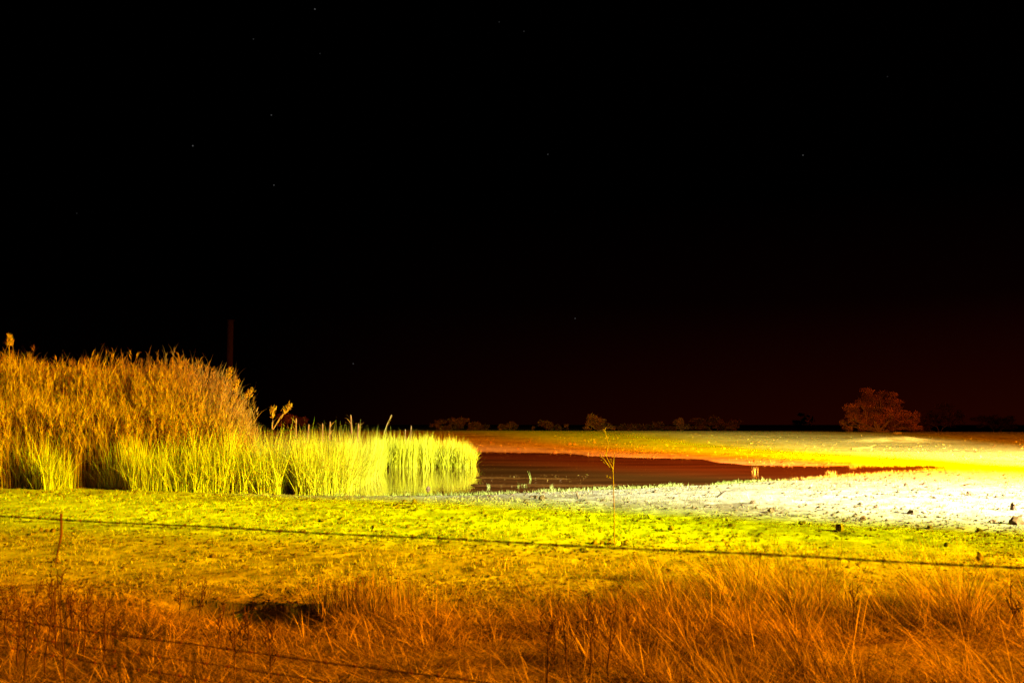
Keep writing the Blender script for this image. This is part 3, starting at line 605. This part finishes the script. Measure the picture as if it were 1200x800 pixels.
# blurred stalks right by the lens
for k, (wx, Y, ty) in enumerate(((196, 2.0, 650), (214, 2.4, 665), (152, 2.1, 720), (60, 2.2, 700), (20, 2.4, 715))):
    q = at_depth(wx, 800, Y); h = at_depth(wx, ty, Y).z; p = Vector((q.x, Y, tz(q.x, Y)))
    weed(wx, 800, (h - p.z) * FP / Y, Y=Y, seed=90 + k, rad=.0022, nb=2, mat='stalk', label='tall blurred dry stalk on the viewer side of the fence', group='stalks on the viewer side of the fence')

# ------------------------------------------------------------------ barbed wire fence
fe = tag(empty('wire_fence', (0, 0, 0)), 'rusty barbed wire fence running across the foreground grass', 'fence')
A = at_depth(0, 604, 5.5); B = at_depth(1200, 664.5, 3.55); dirv = Vector((B.x - A.x, B.y - A.y, 0)).normalized()
def on_fence(px, z):
    """where the sight line of column px crosses the fence's vertical plane"""
    t_ = (px - 600) / FP; dx, dy = B.x - A.x, B.y - A.y
    s_ = (t_ * A.y - A.x) / (dx - t_ * dy); return Vector((A.x + s_ * dx, A.y + s_ * dy, z))
P0 = Vector((A.x, A.y, 0)) - dirv * 1.6; P1 = Vector((B.x, B.y, 0)) + dirv * 1.3
BARBS = []
for k in range(3):
    s = MB()
    for u in range(2):
        a_ = R.uniform(0, 6.28); dd = Vector((R.uniform(-.3, .3), math.cos(a_), math.sin(a_))).normalized() * .019; s.tube([-dd, dd], [.0012, .0008], 4)
    s.tube([(-.005, 0, 0), (.005, 0, 0)], .0052, 6); bm_ = s.mesh('barb'); bm_.materials.append(M['wire']); BARBS.append(bm_)
def wire(za, zb, sag, rad=.0021):
    s = MB(); K = 300; L = (P1 - P0).length; ctr = []
    for i in range(K + 1):
        t_ = i / K; q = P0.lerp(P1, t_); q.z = za + (zb - za) * t_ - sag * 4 * t_ * (1 - t_) + .002 * math.sin(t_ * 37) ; ctr.append(q)
    for ph in (0, math.pi):
        pts = [q + Vector((0, math.cos(ph + i * .8) * .0028, math.sin(ph + i * .8) * .0028)) for i, q in enumerate(ctr)]
        s.tube(pts, rad, 4)
    o = s.build('barbed_wire', M['wire'], fe)
    n_ = int(L / .14)
    for k in range(n_):
        b = bpy.data.objects.new('barb', BARBS[k % 3]); C.objects.link(b); b.parent = o
        b.location = ctr[int((k + .5) / n_ * K)]; b.rotation_euler = (R.uniform(0, 6.28), 0, math.atan2(dirv.y, dirv.x))
    return ctr
def zfit(px, py): q = on_fence(px, 0); return EYE + ray(px, py).z / ray(px, py).y * q.y
def extrap(pa, pb):
    qa, qb = on_fence(pa[0], 0), on_fence(pb[0], 0); za, zb = zfit(*pa), zfit(*pb); la, lb = (qa - P0).dot(dirv), (qb - P0).dot(dirv); L = (P1 - P0).length
    return za + (zb - za) * (0 - la) / (lb - la), za + (zb - za) * (L - la) / (lb - la)
wire(*extrap((0, 604), (1200, 664.5)), .004)
wire(*extrap((0, 722), (585, 799)), .01, .0017)
wire(*extrap((201, 768), (415, 799)), .01, .0013)
wire(*extrap((207, 787.5), (290, 801)), .01, .0012)
# slack second strand that meets the top wire
q0, q1 = P0, on_fence(262, 0); z0, z1 = zfit(0, 609), zfit(262, 621)
s = MB(); pts = []
la = (on_fence(0, 0) - P0).dot(dirv); lb = (q1 - P0).dot(dirv)
for i in range(40):
    t_ = i / 39; l_ = lb * t_; q = P0 + dirv * l_; q.z = z0 + (z1 - z0) * (l_ - la) / (lb - la); pts.append(q)
s.tube(pts, .0013, 4); s.build('tie_wire', M['wire'], fe)
for q, lab in ((P0, 'left'), (P1, 'right')):
    s = MB(); s.tube([(q.x, q.y, tz(q.x, q.y) - .2), (q.x + .01, q.y, .8), (q.x, q.y, 1.62)], [.06, .055, .05], 10); s.build('post', M['post'], fe)
q = on_fence(76, 0); zt = zfit(76, 606); zb = zfit(72, 664)
s = MB(); s.tube([(q.x, q.y + .012, zt + .02), (q.x + .006, q.y + .012, (zt * 2 + zb) / 3), (q.x - .008, q.y + .012, (zt + 2 * zb) / 3), (q.x - .02, q.y + .012, zb)], [.0065, .006, .004, .0015], 6); s.build('hanging_stick', M['stalk'], fe)

# ------------------------------------------------------------------ trees on the plain
def limb(s, a, b, r0, r1, k=5, wob=.1):
    a, b = Vector(a), Vector(b); L = (b - a).length; pts = []
    for i in range(k):
        t_ = i / (k - 1); pts.append(a.lerp(b, t_) + Vector((R.uniform(-1, 1), R.uniform(-1, 1), R.uniform(-.5, 1))) * wob * L * math.sin(math.pi * t_) * .6)
    s.tube(pts, [r0 + (r1 - r0) * i / (k - 1) for i in range(k)], 6); return pts
def tree(name, px, Y, lobes, mpp, label, nleaf, leaf=.22, group=None, cat='tree', trunks=3, basez=None):
    q = at_depth(px, 500, Y); z = tz(q.x, Y) if basez is None else basez
    e = tag(empty(name, (q.x, Y, z)), label, cat, group); s = MB(); ends = []
    for k, (cx, cz, rx, rz) in enumerate(lobes):
        c = Vector((cx * mpp, R.uniform(-.3, .3) * rx * mpp, cz * mpp)); base = Vector((R.uniform(-.2, .2) * trunks * .4, R.uniform(-.2, .2), -.1))
        pts = limb(s, base, c, .05 * abs(c.z) ** .8 + .05, .04, 6, .16)
        for b in range(5):
            st = pts[R.randrange(2, 6)]; en = c + Vector((R.uniform(-1, 1) * rx * .85, R.uniform(-1, 1) * rx * .7, R.uniform(-.6, .9) * rz)) * mpp
            ends += limb(s, st, en, .05, .015, 5, .2)[2:]
    s.build('trunk', M['bark'], e)
    lobes = [(cx + R.uniform(-1, 1) * rx * .75, max(2, cz + R.uniform(-.9, 1) * rz * .75), rx * R.uniform(.28, .6), rz * R.uniform(.22, .5)) for cx, cz, rx, rz in lobes for _ in range(7)]
    tot = sum(rx * rz for _, _, rx, rz in lobes); P = []; 
    for cx, cz, rx, rz in lobes:
        k = int(nleaf * 2.2 * rx * rz / tot); u = G.normal(0, 1, (k, 3)); u /= np.linalg.norm(u, axis=1)[:, None]; r_ = G.uniform(.35, 1.06, k) ** .6
        w_ = .55 + .85 * vnoise(u[:, 0] * 2.7 + cx, u[:, 2] * 2.7 + u[:, 1] * 1.9 + cz)
        P.append(np.stack([cx + u[:, 0] * rx * r_ * w_, u[:, 1] * rx * .9 * r_ * w_, cz + u[:, 2] * rz * r_ * w_], 1) * mpp)
    P = np.concatenate(P)
    cl = vnoise(P[:, 0] * 1.1 + 60, P[:, 2] * 1.5 + P[:, 1] * .9 + 60); P = P[(cl > G.uniform(.15, .62, len(P))) & (P[:, 2] > .05)]
    k = len(P); L = leaf * G.uniform(.6, 1.6, k)
    v = blades(P, G.uniform(0, 6.28, k), L, L * .55, G.uniform(.2, 1.5, k), G.uniform(.1, 1.4, k), np.clip(.5 + .9 * (vnoise(P[:, 0] * .8, P[:, 2] * 1.3) - .5) + G.normal(0, .15, k), 0, 1), 2)
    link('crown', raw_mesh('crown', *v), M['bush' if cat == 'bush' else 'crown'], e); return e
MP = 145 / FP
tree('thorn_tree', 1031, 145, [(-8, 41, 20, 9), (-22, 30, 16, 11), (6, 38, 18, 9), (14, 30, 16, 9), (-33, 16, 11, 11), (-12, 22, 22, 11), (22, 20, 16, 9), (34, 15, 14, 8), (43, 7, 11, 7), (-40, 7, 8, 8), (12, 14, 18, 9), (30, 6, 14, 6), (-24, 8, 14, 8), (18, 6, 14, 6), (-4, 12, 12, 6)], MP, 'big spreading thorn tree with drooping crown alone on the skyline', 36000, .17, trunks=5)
for px, Y, lobes, label in (
    (703, 172, [(0, 9, 12, 8), (-10, 5, 9, 5), (10, 5, 9, 4)], 'rounded bush on the skyline straight behind the tall dry stalk'),
    (797, 178, [(0, 7, 7, 6), (6, 4, 6, 3)], 'small pointed bush on the skyline left of the low long thicket'),
    (341, 150, [(-6, 11, 10, 8), (8, 10, 10, 7)], 'round bush partly hidden behind the spikes of the short reeds'),
    (941, 215, [(2, 16, 9, 7), (-7, 9, 5, 7), (9, 9, 4, 8)], 'small arching tree between the thorn tree and the long thicket'),
    (1100, 265, [(-4, 20, 22, 16), (14, 14, 16, 12), (-18, 10, 12, 10)], 'dim domed tree close behind the big thorn tree'),
    (1166, 290, [(-10, 12, 20, 10), (12, 10, 20, 10)], 'dimmest broad tree on the skyline beyond the domed tree'),
    (526, 240, [(-8, 8, 12, 6), (8, 9, 13, 7)], 'twin-domed bush on the skyline just beyond the reed spit'),
    (564, 245, [(0, 7, 14, 6), (-8, 6, 8, 5)], 'low rounded bush between the twin-domed bush and the square bush'),
    (597, 240, [(0, 8, 10, 6), (-7, 6, 6, 5)], 'square-topped small bush on the skyline over the mud bars'),
    (645, 240, [(0, 7, 15, 6), (-13, 4, 10, 4), (12, 5, 9, 4)], 'low tapering bush left of the rounded bush behind the stalk'),
    (754, 260, [(2, 8, 24, 7), (-22, 5, 16, 5), (24, 5, 14, 5)], 'long low bush between the rounded bush and the pointed bush'),
    (838, 250, [(-14, 10, 18, 7), (12, 11, 18, 8), (22, 8, 9, 8)], 'long flat-topped thicket on the skyline above the far shore')):
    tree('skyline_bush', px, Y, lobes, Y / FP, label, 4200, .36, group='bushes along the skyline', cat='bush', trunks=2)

# pole behind the reeds
q = at_depth(267, 500, 62); e = tag(empty('wooden_pole', (q.x, 62, tz(q.x, 62))), 'dim wooden pole rising behind the tall reeds', 'pole')
ht = at_depth(267, 376, 62).z - tz(q.x, 62)
s = MB(); s.tube([(0, 0, -.3), (.02, 0, ht * .5), (0, 0, ht)], [.22, .21, .20], 12); s.build('shaft', M['post'], e)
s = MB(); s.tube([(0, 0, ht), (0, 0, ht + .06)], [.3, .26], 12); s.build('cap', M['post'], e)

# ------------------------------------------------------------------ the mast that carries the sodium floodlights and the added tint heads
e = tag(empty('floodlight_mast', (MAST.x, MAST.y, tz(MAST.x, MAST.y))), 'steel mast with sodium floodlights and added tint heads beside the pool', 'mast')
s = MB(); s.tube([(.25, .25, -.3), (.25, .25, 5), (.25, .25, LAMP_Z + .4)], [.11, .09, .07], 12); s.build('pole', M['steel'], e)
s = MB(); s.tube([(-.85, -1.6, LAMP_Z - .25), (1.35, 1.9, LAMP_Z - .25)], .04, 8); s.build('crossbar', M['steel'], e)
for kind, h, d, lo in LAMPS:
    rot = d.to_track_quat('-Z', 'Y').to_matrix(); c = h - e.location
    s = MB(); s.box(c, (.17, .14, .1), rot); hd_ = s.build('lamp_head', M['steel'], e)
    s = MB(); s.box(c + d * .112, (.15, .12, .008), rot); s.build('glass', M['glass'], hd_)
    s = MB(); s.tube([c, (c.x + .2, c.y - .1, LAMP_Z - .25)], .02, 6); s.build('bracket', M['steel'], hd_)
